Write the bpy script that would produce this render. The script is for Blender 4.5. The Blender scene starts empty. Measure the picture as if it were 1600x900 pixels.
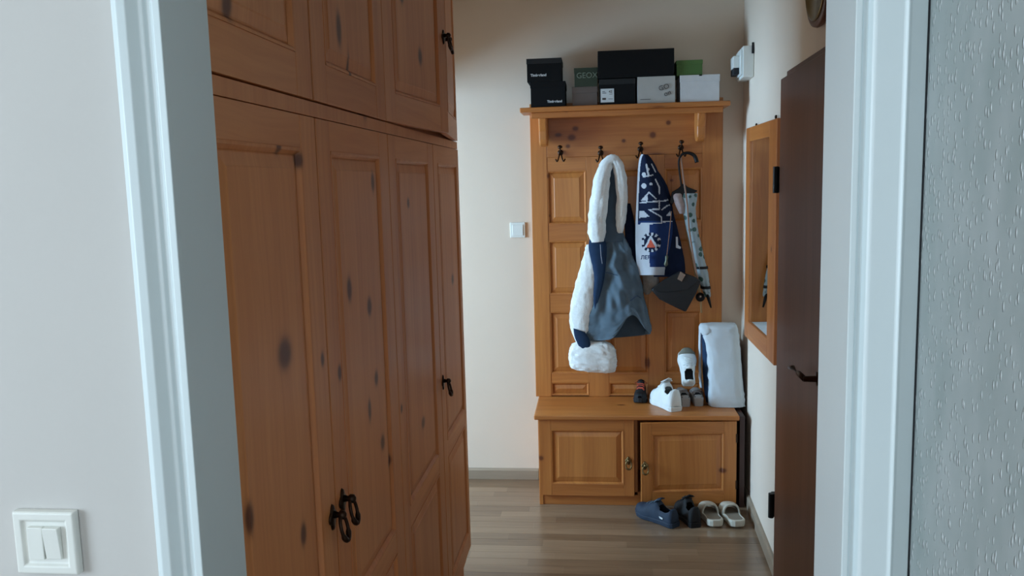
import bpy, bmesh, math, random
from mathutils import Vector, Matrix, noise
random.seed(7)
S = bpy.context.scene
COL = S.collection
# ------------------------------------------------------------------ camera
H = 1.65
_f = 1286.31
def _rot():
    F = Vector((130., -168., _f)).normalized()
    D = Vector((260., 10050., _f)).normalized()
    D = (D - F * D.dot(F)).normalized()
    R = D.cross(F).normalized()
    return R, F, -D                                     # world X, Y, Z in camera (right, down, fwd)
RX, RY, RZ = _rot()
cam_d = bpy.data.cameras.new('camera')
cam = bpy.data.objects.new('camera', cam_d); COL.objects.link(cam)
cam_d.sensor_width = 36.0; cam_d.sensor_fit = 'HORIZONTAL'; cam_d.lens = _f / 1600 * 36.0
cam_d.clip_start = 0.02
right = Vector((RX.x, RY.x, RZ.x)); up = -Vector((RX.y, RY.y, RZ.y)); back = -Vector((RX.z, RY.z, RZ.z))
m = Matrix(((right.x, up.x, back.x, 0), (right.y, up.y, back.y, 0), (right.z, up.z, back.z, H), (0, 0, 0, 1)))
cam.matrix_world = m
S.camera = cam
# ------------------------------------------------------------------ light
S.view_settings.view_transform = 'Standard'; S.view_settings.look = 'None'
S.view_settings.gamma = 1.0; S.view_settings.use_curve_mapping = False
S.view_settings.exposure = 0.28
w = bpy.data.worlds.new('sky'); S.world = w; w.use_nodes = True
w.node_tree.nodes['Background'].inputs[0].default_value = (0.62, 0.80, 1.0, 1)
w.node_tree.nodes['Background'].inputs[1].default_value = 1.0
def area(name, loc, target, sx, sy, power, color):
    d = bpy.data.lights.new(name, 'AREA'); d.shape = 'RECTANGLE'; d.size = sx; d.size_y = sy
    d.energy = power; d.color = color
    o = bpy.data.objects.new(name, d); COL.objects.link(o); o.location = loc
    o.rotation_euler = (Vector(target) - Vector(loc)).to_track_quat('-Z', 'Y').to_euler()
    return o
area('side_window_light', (-3.58, 3.15, 1.55), (-0.5, 4.2, 1.1), 1.15, 1.3, 176, (0.42, 0.71, 1.0))
area('room_window_light', (-2.78, -.80, 1.60), (.30, .75, 1.3), 1.5, 1.4, 54, (0.68, 0.86, 1.0))
area('back_fill_light', (-.45, -2.78, 1.65), (-.15, 1.0, 1.4), 1.2, 1.4, 17, (0.80, 0.90, 1.0))  # added fill from behind the camera, lifts the left jamb and hall

# ------------------------------------------------------------------ helpers
def W(u, v, Y):                                        # a photo point on the plane at depth Y
    d = RX.x*0  # keeps the names local
    c = Vector((u - 800., v - 450., _f))
    wd = Vector((RX.dot(c), RY.dot(c), RZ.dot(c)))
    t = Y / wd.y
    return Vector((wd.x*t, Y, H + wd.z*t))

class MB:
    def __init__(s): s.v = []; s.f = []; s.mi = []
    def add(s, vs, fs, mi=0):
        b = len(s.v); s.v += [Vector(p) for p in vs]
        for f in fs: s.f.append([b+i for i in f]); s.mi.append(mi)
        return s
    def box(s, x0, x1, y0, y1, z0, z1):
        return s.add([(x0,y0,z0),(x1,y0,z0),(x1,y1,z0),(x0,y1,z0),(x0,y0,z1),(x1,y0,z1),(x1,y1,z1),(x0,y1,z1)],
                     [(0,3,2,1),(4,5,6,7),(0,1,5,4),(1,2,6,5),(2,3,7,6),(3,0,4,7)])
    def hexa(s, p): return s.add(p, [(0,3,2,1),(4,5,6,7),(0,1,5,4),(1,2,6,5),(2,3,7,6),(3,0,4,7)])
    def prism(s, poly, ax, a0, a1):                    # poly in the two other axes
        n = len(poly)
        def P(q, a):
            return {'x': (a, q[0], q[1]), 'y': (q[0], a, q[1]), 'z': (q[0], q[1], a)}[ax]
        vs = [P(q, a0) for q in poly] + [P(q, a1) for q in poly]
        return s.add(vs, [list(range(n)), list(range(2*n-1, n-1, -1))] + [(i, (i+1) % n, n+(i+1) % n, n+i) for i in range(n)])
    def loft(s, rings, cap=True, mi=0):
        n = len(rings[0]); vs = [p for r in rings for p in r]; fs = []
        for i in range(len(rings)-1):
            for j in range(n):
                k = (j+1) % n; fs.append((i*n+j, i*n+k, (i+1)*n+k, (i+1)*n+j))
        if cap: fs += [list(range(n-1, -1, -1)), [(len(rings)-1)*n+j for j in range(n)]]
        return s.add(vs, fs, mi)
    def tube(s, path, rad, seg=10, flat=1.0, side=None):
        path = [Vector(p) for p in path]; rings = []
        if not isinstance(rad, (list, tuple)): rad = [rad]*len(path)
        ref = Vector(side) if side else Vector((0, 1, 0))
        for i, p in enumerate(path):
            t = (path[min(i+1, len(path)-1)] - path[max(i-1, 0)]).normalized()
            a = ref - t*ref.dot(t)
            if a.length < 1e-3: a = Vector((1, 0, 0)) - t*t.x
            a.normalize(); b = t.cross(a)
            rings.append([p + (a*math.cos(q)*flat + b*math.sin(q))*rad[i] for q in [2*math.pi*k/seg for k in range(seg)]])
        return s.loft(rings)
    def lathe(s, c, axis, prof, seg=16):               # prof: (distance along axis, radius)
        ax = Vector(axis).normalized(); a = ax.orthogonal().normalized(); b = ax.cross(a); c = Vector(c)
        return s.loft([[c + ax*d + (a*math.cos(q) + b*math.sin(q))*max(r, 1e-4) for q in [2*math.pi*k/seg for k in range(seg)]] for d, r in prof])
    def xf(s, M): s.v = [M @ p for p in s.v]; return s
    def build(s, name, mat, parent=None, bevel=0, smooth=False, sub=0, solid=0, recalc=True, seg=2):
        me = bpy.data.meshes.new(name); me.from_pydata(s.v, [], s.f)
        mats = mat if isinstance(mat, (list, tuple)) else [mat]
        for q in mats: me.materials.append(q)
        me.polygons.foreach_set('material_index', s.mi)
        if recalc:
            bm = bmesh.new(); bm.from_mesh(me); bmesh.ops.recalc_face_normals(bm, faces=bm.faces); bm.to_mesh(me); bm.free()
        if smooth: me.polygons.foreach_set('use_smooth', [True]*len(me.polygons))
        me.update()
        o = bpy.data.objects.new(name, me); COL.objects.link(o)
        if bevel:
            b = o.modifiers.new('bevel', 'BEVEL'); b.width = bevel; b.segments = seg; b.limit_method = 'ANGLE'
            b.harden_normals = False
        if solid:
            q = o.modifiers.new('solid', 'SOLIDIFY'); q.thickness = solid; q.offset = -1
        if sub:
            q = o.modifiers.new('sub', 'SUBSURF'); q.levels = sub; q.render_levels = sub
        if parent is not None: attach(o, parent)
        return o
def world_of(o):
    p = Vector(o.get('_w', (0, 0, 0))); return p
BASE = {}
def attach(o, parent):
    o.parent = parent
    b = BASE.get(parent.name, Vector((0, 0, 0)))
    o.matrix_parent_inverse = Matrix.Translation(-b)
def thing(name, label, cat, base, group=None):
    o = bpy.data.objects.new(name, None); COL.objects.link(o); o.location = base
    o.empty_display_size = 0.05
    o['label'] = label; o['category'] = cat
    if group: o['group'] = group
    BASE[o.name] = Vector(base)
    return o
def tag(o, label, cat, group=None):
    o['label'] = label; o['category'] = cat
    if group: o['group'] = group
    return o
def struct(o): o['kind'] = 'structure'; return o
def lab(o, t): o['label'] = t; return o
def text(s, size, M, mat, name, parent, ext=0.0004, bold=0.0):
    cu = bpy.data.curves.new('t', 'FONT'); cu.body = s; cu.size = size; cu.extrude = ext; cu.align_x = 'CENTER'; cu.align_y = 'CENTER'
    cu.offset = bold
    o = bpy.data.objects.new('t', cu); COL.objects.link(o)
    bpy.context.view_layer.update()
    me = bpy.data.meshes.new_from_object(o.evaluated_get(bpy.context.evaluated_depsgraph_get()))
    bpy.data.objects.remove(o); bpy.data.curves.remove(cu)
    me.transform(M); me.materials.clear(); me.materials.append(mat)
    r = bpy.data.objects.new(name, me); COL.objects.link(r); attach(r, parent); return r
FRONT = Matrix(((1, 0, 0, 0), (0, 0, -1, 0), (0, 1, 0, 0), (0, 0, 0, 1)))     # text facing -Y
def at_front(x, y, z, rot=0.0): return Matrix.Translation((x, y, z)) @ Matrix.Rotation(-rot, 4, 'Y') @ FRONT

# ------------------------------------------------------------------ materials
def srgb(r, g, b):
    f = lambda c: (c/255/12.92) if c/255 <= .04045 else ((c/255+.055)/1.055)**2.4
    return (f(r), f(g), f(b), 1)
def plain(name, col, rough=.5, metal=0, var=0.04, scale=30, bump=0.0, bscale=200, spec=.5, sheen=0, coat=0):
    M = bpy.data.materials.new(name); M.use_nodes = True; N = M.node_tree.nodes; L = M.node_tree.links
    b = N['Principled BSDF']; b.inputs['Roughness'].default_value = rough; b.inputs['Metallic'].default_value = metal
    b.inputs['Specular IOR Level'].default_value = spec
    b.inputs['Sheen Weight'].default_value = sheen; b.inputs['Coat Weight'].default_value = coat
    tc = N.new('ShaderNodeTexCoord')
    nz = N.new('ShaderNodeTexNoise'); nz.inputs['Scale'].default_value = scale; nz.inputs['Detail'].default_value = 4
    L.new(tc.outputs['Object'], nz.inputs['Vector'])
    mx = N.new('ShaderNodeMix'); mx.data_type = 'RGBA'
    mx.inputs[6].default_value = tuple(c*(1-var*2) for c in col[:3]) + (1,)
    mx.inputs[7].default_value = tuple(min(1, c*(1+var*2)) for c in col[:3]) + (1,)
    L.new(nz.outputs['Fac'], mx.inputs[0]); L.new(mx.outputs[2], b.inputs['Base Color'])
    if bump:
        n2 = N.new('ShaderNodeTexNoise'); n2.inputs['Scale'].default_value = bscale; n2.inputs['Detail'].default_value = 3
        L.new(tc.outputs['Object'], n2.inputs['Vector'])
        bp = N.new('ShaderNodeBump'); bp.inputs['Strength'].default_value = bump; bp.inputs['Distance'].default_value = .002
        L.new(n2.outputs['Fac'], bp.inputs['Height']); L.new(bp.outputs['Normal'], b.inputs['Normal'])
    return M
def wood(name, c0, c1, grain='z', knots=(), kcol=(.12, .032, .014, 1), rough=.42, coat=.08, rk=0.0, strip=.09, fine=1.0, ov=.16):
    M = bpy.data.materials.new(name); M.use_nodes = True; N = M.node_tree.nodes; L = M.node_tree.links
    b = N['Principled BSDF']; b.inputs['Roughness'].default_value = rough
    b.inputs['Coat Weight'].default_value = coat; b.inputs['Coat Roughness'].default_value = .18
    tc = N.new('ShaderNodeTexCoord')
    def math_(op, a, c=None):
        n = N.new('ShaderNodeMath'); n.operation = op
        for i, x in enumerate((a, c)):
            if x is None: continue
            if isinstance(x, (int, float)): n.inputs[i].default_value = x
            else: L.new(x, n.inputs[i])
        return n.outputs[0]
    sep = N.new('ShaderNodeSeparateXYZ'); L.new(tc.outputs['Object'], sep.inputs[0])
    X, Y, Z = sep.outputs
    if grain == 'z': across, along = math_('ADD', X, Y), Z
    elif grain == 'x': across, along = math_('ADD', Z, Y), X
    else: across, along = math_('ADD', Z, X), Y
    # knots: (across, along, size across, size along)
    kn = None
    for (ka, kl, sa, sl) in knots:
        d = math_('ADD', math_('POWER', math_('ABSOLUTE', math_('MULTIPLY', math_('SUBTRACT', across, ka), 1/sa)), 2.),
                  math_('POWER', math_('ABSOLUTE', math_('MULTIPLY', math_('SUBTRACT', along, kl), 1/sl)), 2.))
        g = math_('DIVIDE', 1.0, math_('ADD', 1.0, math_('POWER', d, 3.0)))
        kn = g if kn is None else math_('MAXIMUM', kn, g)
    cb = N.new('ShaderNodeCombineXYZ'); L.new(math_('MULTIPLY', across, 5.5), cb.inputs[0]); L.new(math_('MULTIPLY', along, 1.6), cb.inputs[1])
    if rk > 0:
        vo = N.new('ShaderNodeTexVoronoi'); vo.voronoi_dimensions = '2D'; vo.inputs['Scale'].default_value = 1.0; vo.inputs['Randomness'].default_value = 1
        L.new(cb.outputs[0], vo.inputs['Vector'])
        sc = N.new('ShaderNodeSeparateColor'); L.new(vo.outputs['Color'], sc.inputs[0])
        size = math_('MULTIPLY', math_('MAXIMUM', math_('SUBTRACT', sc.outputs[0], 1-rk), 0.0), .13/rk)
        dd = math_('DIVIDE', vo.outputs['Distance'], math_('ADD', size, .0005))
        g = math_('DIVIDE', 1.0, math_('ADD', 1.0, math_('POWER', dd, 4.)))
        kn = g if kn is None else math_('MAXIMUM', kn, g)
    # grain
    ca = N.new('ShaderNodeCombineXYZ')
    bend = N.new('ShaderNodeTexNoise'); bend.inputs['Scale'].default_value = 2.2; L.new(tc.outputs['Object'], bend.inputs['Vector'])
    ac2 = math_('ADD', across, math_('MULTIPLY', bend.outputs['Fac'], .05))
    if kn is not None: ac2 = math_('ADD', ac2, math_('MULTIPLY', kn, .02))
    L.new(ac2, ca.inputs[0]); L.new(math_('MULTIPLY', along, .035), ca.inputs[1])
    nz = N.new('ShaderNodeTexNoise'); nz.inputs['Scale'].default_value = 75*fine; nz.inputs['Detail'].default_value = 5; nz.inputs['Roughness'].default_value = .6
    L.new(ca.outputs[0], nz.inputs['Vector'])
    n2 = N.new('ShaderNodeTexNoise'); n2.inputs['Scale'].default_value = 14; n2.inputs['Detail'].default_value = 2
    L.new(ca.outputs[0], n2.inputs['Vector'])
    wn = N.new('ShaderNodeTexWhiteNoise'); wn.noise_dimensions = '1D'
    L.new(math_('FLOOR', math_('DIVIDE', across, strip)), wn.inputs['W'])
    oi = N.new('ShaderNodeObjectInfo')
    fac = math_('ADD', math_('ADD', math_('MULTIPLY', nz.outputs['Fac'], .62), math_('MULTIPLY', n2.outputs['Fac'], .5)),
                math_('ADD', math_('MULTIPLY', wn.outputs['Value'], .16), math_('MULTIPLY', oi.outputs['Random'], ov)))
    fac = math_('SUBTRACT', fac, .19 + ov/2)
    mx = N.new('ShaderNodeMix'); mx.data_type = 'RGBA'; mx.clamp_factor = True
    mx.inputs[6].default_value = c0; mx.inputs[7].default_value = c1
    L.new(fac, mx.inputs[0])
    out = mx.outputs[2]
    if kn is not None:
        m2 = N.new('ShaderNodeMix'); m2.data_type = 'RGBA'; m2.clamp_factor = True; m2.inputs[7].default_value = kcol
        L.new(math_('MULTIPLY', kn, .95), m2.inputs[0]); L.new(out, m2.inputs[6]); out = m2.outputs[2]
    L.new(out, b.inputs['Base Color'])
    bp = N.new('ShaderNodeBump'); bp.inputs['Strength'].default_value = .06; bp.inputs['Distance'].default_value = .002
    L.new(nz.outputs['Fac'], bp.inputs['Height']); L.new(bp.outputs['Normal'], b.inputs['Normal'])
    return M

P0, P1 = srgb(154, 80, 32), srgb(222, 148, 76)         # lacquered pine of the rack
Q0, Q1 = srgb(198, 114, 62), srgb(246, 170, 108)         # redder pine of the wardrobe
XF = -.53
# knots of the wardrobe: across = x + y, along = z
wk = [(XF+1.335, 1.37, 0.0297, 0.0276), (XF+1.155, 1.15, 0.0135, 0.0253), (XF+1.37, 1.03, 0.0135, 0.0207), (XF+1.455, 1.70, 0.0189, 0.0138),
      (XF+1.72, 1.43, 0.0162, 0.0253), (XF+1.87, 1.37, 0.0175, 0.0207), (XF+1.74, 1.98, 0.0162, 0.0345), (XF+1.62, 1.27, 0.0121, 0.0161), (XF+1.90, 1.19, 0.0149, 0.0172),
      (XF+1.83, 1.13, 0.0121, 0.0253), (XF+1.93, 1.02, 0.0175, 0.0184), (XF+1.52, 1.32, 0.0095, 0.0138), (XF+2.40, .93, 0.0216, 0.0172), (XF+1.36, 1.72, 0.0108, 0.0115),
      (XF+2.45, 2.02, 0.0189, 0.0230), (XF+2.29, 2.16, 0.0162, 0.0184), (XF+1.91, 1.83, 0.0216, 0.0230), (XF+1.20, 1.92, 0.0162, 0.0230), (XF+2.13, 1.05, 0.0108, 0.0115),
      (XF+2.32, 1.60, 0.0135, 0.0138), (XF+3.0, 1.3, 0.0216, 0.0184), (XF+1.95, 1.66, 0.0135, 0.0230), (XF+1.99, .95, 0.0162, 0.0149), (XF+1.80, 1.89, 0.0081, 0.0460)]
wx = 1.0
mW = wood('wardrobe_pine', Q0, Q1, 'z', wk)
mWr = wood('wardrobe_pine_rail', Q0, Q1, 'y', [(1.80-.53, 1.9, .01, .02), (2.12-.53, .7, .01, .02)])
rkz = [(-.27+4.02, .254, .012, .012), (.632+4.02, .20, .018, .012), (-.245+4.39, 1.68, .010, .012), (-.24+4.39, 1.47, .007, .008), (.27+4.39, .67, .010, .03),
       (.40+4.39, 1.64, .007, .007), (.54+4.39, 1.38, .01, .015), (-.02+4.39, 1.18, .008, .01)]
mR = wood('rack_pine', P0, P1, 'z', rkz, kcol=srgb(105, 50, 22), rk=0)
mRx = wood('rack_pine_rail', P0, P1, 'x', [(1.93+4.38, -.10, .012, .016), (1.945+4.38, .38, .012, .012), (1.885+4.38, .30, .016, .016), (1.885+4.38, -.12, .016, .02),
      (1.84+4.38, -.14, .010, .012), (1.90+4.38, -.19, .010, .018), (.485+4.22, .12, .01, .02), (1.86+4.38, .15, .009, .01)], kcol=srgb(96, 44, 20), rk=.25)
mM = wood('mirror_pine', srgb(158, 82, 34), srgb(212, 136, 68), 'z', [(.753+3.9, 1.5, .01, .012), (.73+3.45, 1.35, .01, .012)], rk=0)
mDoor = wood('brown_door', srgb(84, 50, 36), srgb(120, 78, 58), 'z', rough=.45, coat=.1)
mDk = wood('dark_board', srgb(52, 30, 26), srgb(78, 46, 38), 'z', rough=.4)
mPlank = wood('laminate', srgb(96, 72, 52), srgb(170, 140, 112), 'x', ov=.4, rough=.28, coat=.4, strip=.065, fine=1.2)
mBase = wood('laminate_baseboard', srgb(138, 120, 102), srgb(176, 158, 138), 'x', rough=.4, coat=.1)
mWall = plain('cream_paint', srgb(230, 211, 193), .85, var=.012, scale=6, bump=.15, bscale=90, spec=.2)
mWallN = plain('pale_room_paint', srgb(204, 200, 196), .85, var=.012, scale=5, bump=.12, bscale=80, spec=.2)
mCeil = plain('ceiling_paint', srgb(240, 230, 216), .9, spec=.1)
mWhite = plain('white_gloss_paint', srgb(222, 232, 234), .35, var=.01, scale=8, bump=.06, bscale=30)
mPlastic = plain('white_plastic', srgb(232, 232, 226), .35, var=.01)
mBronze = plain('dark_bronze', srgb(58, 42, 32), .35, metal=.8, var=.15)
mBrass = plain('aged_brass', srgb(120, 100, 66), .3, metal=.9, var=.1)
mBlack = plain('black_card', srgb(7, 7, 8), .8, var=.08, spec=.25)
mBlackL = plain('black_card_lid', srgb(22, 22, 22), .8, var=.08)
mGreenD = plain('dark_green_card', srgb(42, 54, 38), .6)
mGreen = plain('green_card', srgb(74, 108, 52), .6)
mBrownC = plain('taupe_card', srgb(96, 82, 74), .7)
mGreyC = plain('grey_card', srgb(176, 172, 166), .6)
mWhiteC = plain('white_card', srgb(206, 204, 204), .5)
mPrintW = plain('white_print', srgb(205, 208, 208), .5, var=0)
mPrintG = plain('green_grey_print', srgb(120, 134, 118), .5, var=0)
mInk = plain('dark_ink', srgb(70, 62, 60), .6, var=0)
mSherpa = plain('white_fleece', srgb(236, 238, 236), .95, var=.06, scale=90, bump=.9, bscale=260, spec=.1, sheen=.3)
mDenim = plain('washed_denim', srgb(92, 108, 120), .85, var=.14, scale=14, bump=.5, bscale=500, spec=.15)
mDenimD = plain('dark_denim', srgb(40, 58, 84), .9, var=.1, scale=25, bump=.4, bscale=500, spec=.1)
mNavy = plain('navy_knit', srgb(26, 34, 56), .9, var=.1, bump=.3, bscale=400, spec=.1)
mBlue = plain('blue_knit', srgb(34, 52, 94), .9, var=.08, bump=.3, bscale=400, spec=.1)
mKnitW = plain('white_knit', srgb(188, 190, 196), .9, var=.05, bump=.3, bscale=400, spec=.1)
mRed = plain('orange_red_knit', srgb(196, 84, 60), .9, var=.1)
mLeather = plain('black_leather', srgb(12, 12, 15), .6, var=.1, bump=.2, bscale=150)
mSilver = plain('silver_metal', srgb(190, 180, 170), .25, metal=1, var=.03)
mStrap = plain('beige_strap', srgb(150, 112, 92), .6)
mGreyF = plain('grey_gauze', srgb(134, 126, 118), .9, var=.2, scale=60)
mBlkP = plain('black_plastic', srgb(12, 11, 12), .45, spec=.3)
mPad = plain('pale_quilted_cloth', srgb(206, 212, 216), .85, var=.04, scale=12, bump=.4, bscale=60, spec=.15)
mShoeW = plain('white_shoe_leather', srgb(226, 230, 228), .5, var=.03, bump=.15, bscale=120)
mShoeG = plain('grey_suede', srgb(120, 118, 104), .85, var=.08, bump=.3, bscale=200)
mShoeP = plain('pale_grey_suede', srgb(158, 152, 148), .85, var=.06, bump=.3, bscale=200)
mLining = plain('dark_shoe_lining', srgb(34, 34, 38), .9)
mPink = plain('pink_lace', srgb(206, 150, 140), .7)
mNavyS = plain('blue_mesh_shoe', srgb(30, 44, 62), .75, var=.15, scale=40, bump=.3, bscale=200)
mBlkS = plain('black_shoe_cloth', srgb(12, 12, 15), .75, var=.12)
mSlide = plain('beige_rubber', srgb(198, 190, 174), .5, var=.04)
mSlideD = plain('taupe_footbed', srgb(136, 126, 112), .7, var=.05)
mHole = plain('dark_seam', srgb(40, 42, 46), .9)
# umbrella cloth: pale with dark green dots
def dots():
    M = plain('dotted_umbrella_cloth', srgb(170, 190, 186), .5, var=.05); N = M.node_tree.nodes; L = M.node_tree.links; b = N['Principled BSDF']
    tc = N.new('ShaderNodeTexCoord'); vo = N.new('ShaderNodeTexVoronoi'); vo.inputs['Scale'].default_value = 26
    L.new(tc.outputs['Object'], vo.inputs['Vector'])
    cr = N.new('ShaderNodeValToRGB'); cr.color_ramp.elements[0].position = .30; cr.color_ramp.elements[1].position = .36
    cr.color_ramp.elements[0].color = srgb(44, 78, 70); cr.color_ramp.elements[1].color = srgb(150, 162, 166)
    L.new(vo.outputs['Distance'], cr.inputs[0]); L.new(cr.outputs[0], b.inputs['Base Color']); return M
mDots = dots()
def wallpaper():
    M = bpy.data.materials.new('relief_wallpaper'); M.use_nodes = True; N = M.node_tree.nodes; L = M.node_tree.links; b = N['Principled BSDF']
    b.inputs['Roughness'].default_value = .42
    tc = N.new('ShaderNodeTexCoord'); mp = N.new('ShaderNodeMapping'); mp.inputs['Scale'].default_value = (1, 1.0, .42)
    L.new(tc.outputs['Object'], mp.inputs['Vector'])
    vo = N.new('ShaderNodeTexVoronoi'); vo.inputs['Scale'].default_value = 150; L.new(mp.outputs[0], vo.inputs['Vector'])
    n1 = N.new('ShaderNodeTexNoise'); n1.inputs['Scale'].default_value = 22; L.new(mp.outputs[0], n1.inputs['Vector'])
    cr = N.new('ShaderNodeValToRGB'); cr.color_ramp.elements[0].position = .10; cr.color_ramp.elements[1].position = .34
    cr.color_ramp.elements[0].color = (1, 1, 1, 1); cr.color_ramp.elements[1].color = (0, 0, 0, 1)
    L.new(vo.outputs['Distance'], cr.inputs[0])
    sc = N.new('ShaderNodeSeparateColor'); L.new(vo.outputs['Color'], sc.inputs[0])
    gt = N.new('ShaderNodeMath'); gt.operation = 'GREATER_THAN'; gt.inputs[1].default_value = .25; L.new(sc.outputs[0], gt.inputs[0])
    mu = N.new('ShaderNodeMath'); mu.operation = 'MULTIPLY'; L.new(gt.outputs[0], mu.inputs[0]); L.new(cr.outputs[0], mu.inputs[1])
    base = N.new('ShaderNodeMix'); base.data_type = 'RGBA'; base.inputs[6].default_value = srgb(140, 152, 150); base.inputs[7].default_value = srgb(184, 188, 188)
    L.new(n1.outputs['Fac'], base.inputs[0])
    mx = N.new('ShaderNodeMix'); mx.data_type = 'RGBA'; mx.inputs[7].default_value = srgb(232, 236, 236)
    m3 = N.new('ShaderNodeMath'); m3.operation = 'MULTIPLY'; m3.inputs[1].default_value = .95; L.new(mu.outputs[0], m3.inputs[0])
    L.new(m3.outputs[0], mx.inputs[0]); L.new(base.outputs[2], mx.inputs[6]); L.new(mx.outputs[2], b.inputs['Base Color'])
    bp = N.new('ShaderNodeBump'); bp.inputs['Strength'].default_value = 1.0; bp.inputs['Distance'].default_value = .003
    L.new(mu.outputs[0], bp.inputs['Height']); L.new(bp.outputs['Normal'], b.inputs['Normal'])
    return M
mPaper = wallpaper()
mGlass = bpy.data.materials.new('mirror_glass'); mGlass.use_nodes = True
_b = mGlass.node_tree.nodes['Principled BSDF']; _b.inputs['Metallic'].default_value = 1; _b.inputs['Roughness'].default_value = .02
_b.inputs['Base Color'].default_value = (.86, .88, .87, 1)

# ------------------------------------------------------------------ room shell
CH = 2.62                                              # ceiling height
WY, FY = .95, 1.06                                     # doorway wall, two faces
NY = 4.43                                              # far wall
def rw(y): return .725 + .0325*(y-3.2)                 # hall right wall, slightly out of square
def hexwall(y0, y1, z0, z1, t=.12):
    return [(rw(y0), y0, z0), (rw(y0)+t, y0, z0), (rw(y1)+t, y1, z0), (rw(y1), y1, z0), (rw(y0), y0, z1), (rw(y0)+t, y0, z1), (rw(y1)+t, y1, z1), (rw(y1), y1, z1)]
floor = struct(MB().box(-4.0, 1.0, -3.0, 5.4, -.12, -.012).build('floor', mBase))
# laminate strips: each lies on its own in the visible hall floor
pm = {}
y = 1.08; r = 0; cnt = 0
while y < 4.42:
    yn = min(y+.0655, 4.428)
    x = -.95 + random.uniform(-.4, 0)
    while x < .80:
        ln = random.choice((.32, .38, .44, .50))
        a, c = max(x, -.95), min(x+ln, .74)
        if c-a > .03 and cnt < 298 and (y > 2.3 or True):
            g = .0001 if (r % 3) else .0009
            MB().box(a+.0003, c-.0003, y+g, yn-.0004, -.012, 0).build('plank', mPlank, floor); cnt += 1
        x += ln
    y = yn+.0001; r += 1
    if yn >= 4.428: break
MB().box(-.951, .80, 1.079, 4.428, -.0119, -.0015).build('underlay', mBase, floor)
MB().box(-4.0, .355, -2.8, 1.079, -.0119, -.0005).build('laminate_sheet', mPlank, floor)
MB().box(-4.0, -.951, 1.08, 4.9, -.0119, -.0005).build('laminate_sheet', mPlank, floor)
struct(MB().box(-4.0, 1.0, -3.0, 5.4, CH, CH+.1).build('ceiling', mCeil))
struct(MB().box(-1.12, .96, NY, NY+.12, 0, CH).build('wall_far', mWall))
struct(MB().hexa(hexwall(1.06, NY, 0, CH)).build('wall_right', mWall))
lw = struct(MB().box(-1.24, -1.12, FY, 3.28, 0, CH).box(-1.24, -1.12, 3.28, 4.36, 2.12, CH).box(-1.24, -1.12, 4.36, 4.55, 0, CH).build('wall_left', mWall))
# doorway wall between the room and the hall
struct(MB().box(-4.0, -.50, WY, FY, 0, CH).box(-.50, .281, WY, FY, 2.06, CH).box(.281, .95, WY, FY, 0, CH).build('wall_near', mWallN))
struct(MB().box(.357, .47, -2.92, WY-.0005, 0, CH).build('wall_wallpapered', mPaper))
struct(MB().box(-2.9, -2.8, -2.92, -1.6, 0, CH).box(-2.9, -2.8, 0, WY, 0, CH).box(-2.9, -2.8, -1.6, 0, 0, .85).box(-2.9, -2.8, -1.6, 0, 2.35, CH).build('wall_room_left', mWallN))
struct(MB().box(-2.8, -1.1, -2.92, -2.8, 0, CH).box(.2, .357, -2.92, -2.8, 0, CH).box(-1.1, .2, -2.92, -2.8, 0, .9).box(-1.1, .2, -2.92, -2.8, 2.4, CH).build('wall_room_back', mWallN))

# side room behind the hall's left opening
struct(MB().box(-3.6, -1.24, 2.6, 2.7, 0, CH).build('wall_side_room_near', mWall))
struct(MB().box(-3.6, -1.24, 4.9, 5.0, 0, CH).build('wall_side_room_far', mWall))
struct(MB().box(-3.7, -3.6, 2.6, 2.701, 0, CH).box(-3.7, -3.6, 3.8, 5.0, 0, CH).box(-3.7, -3.6, 2.7, 3.8, 0, .9).box(-3.7, -3.6, 2.7, 3.8, 2.3, CH).build('wall_side_room_left', mWall))
struct(MB().box(-1.24, -1.12, 4.55, 4.9, 0, CH).build('wall_side_room_right', mWall))
def window(name, axis, a0, a1, z0, z1, p0, p1):
    t = .06; mb = MB()
    bars = [(a0, a1, z0, z0+t), (a0, a1, z1-t, z1), (a0, a0+t, z0, z1), (a1-t, a1, z0, z1), ((a0+a1)/2-t/2, (a0+a1)/2+t/2, z0, z1)]
    for (q0, q1, r0, r1) in bars:
        if axis == 'y': mb.box(p0, p1, q0, q1, r0, r1)
        else: mb.box(q0, q1, p0, p1, r0, r1)
    return struct(mb.build(name, mWhite))
window('window_1', 'y', 2.7, 3.8, .9, 2.3, -3.68, -3.63)
window('window_2', 'y', -1.6, 0, .85, 2.35, -2.88, -2.83)
window('added_window', 'x', -1.1, .2, .9, 2.4, -2.90, -2.85)  # unseen window, added only to carry the back fill lamp
# baseboards
o = struct(MB().prism([(NY-.016, 0), (NY, 0), (NY, .062), (NY-.008, .062), (NY-.016, .052)], 'x', -1.12, -.335).build('baseboard_far', mBase, bevel=.001))
def bb(y0, y1, z1=.062):
    mb = MB(); A = []
    for yy in (y0, y1):
        A.append([(rw(yy)-.017, yy, 0), (rw(yy)-.0005, yy, 0), (rw(yy)-.0005, yy, z1), (rw(yy)-.009, yy, z1), (rw(yy)-.017, yy, z1-.01)])
    return mb.loft(A)
struct(bb(3.26, 4.41).build('baseboard_right', mBase))
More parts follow.
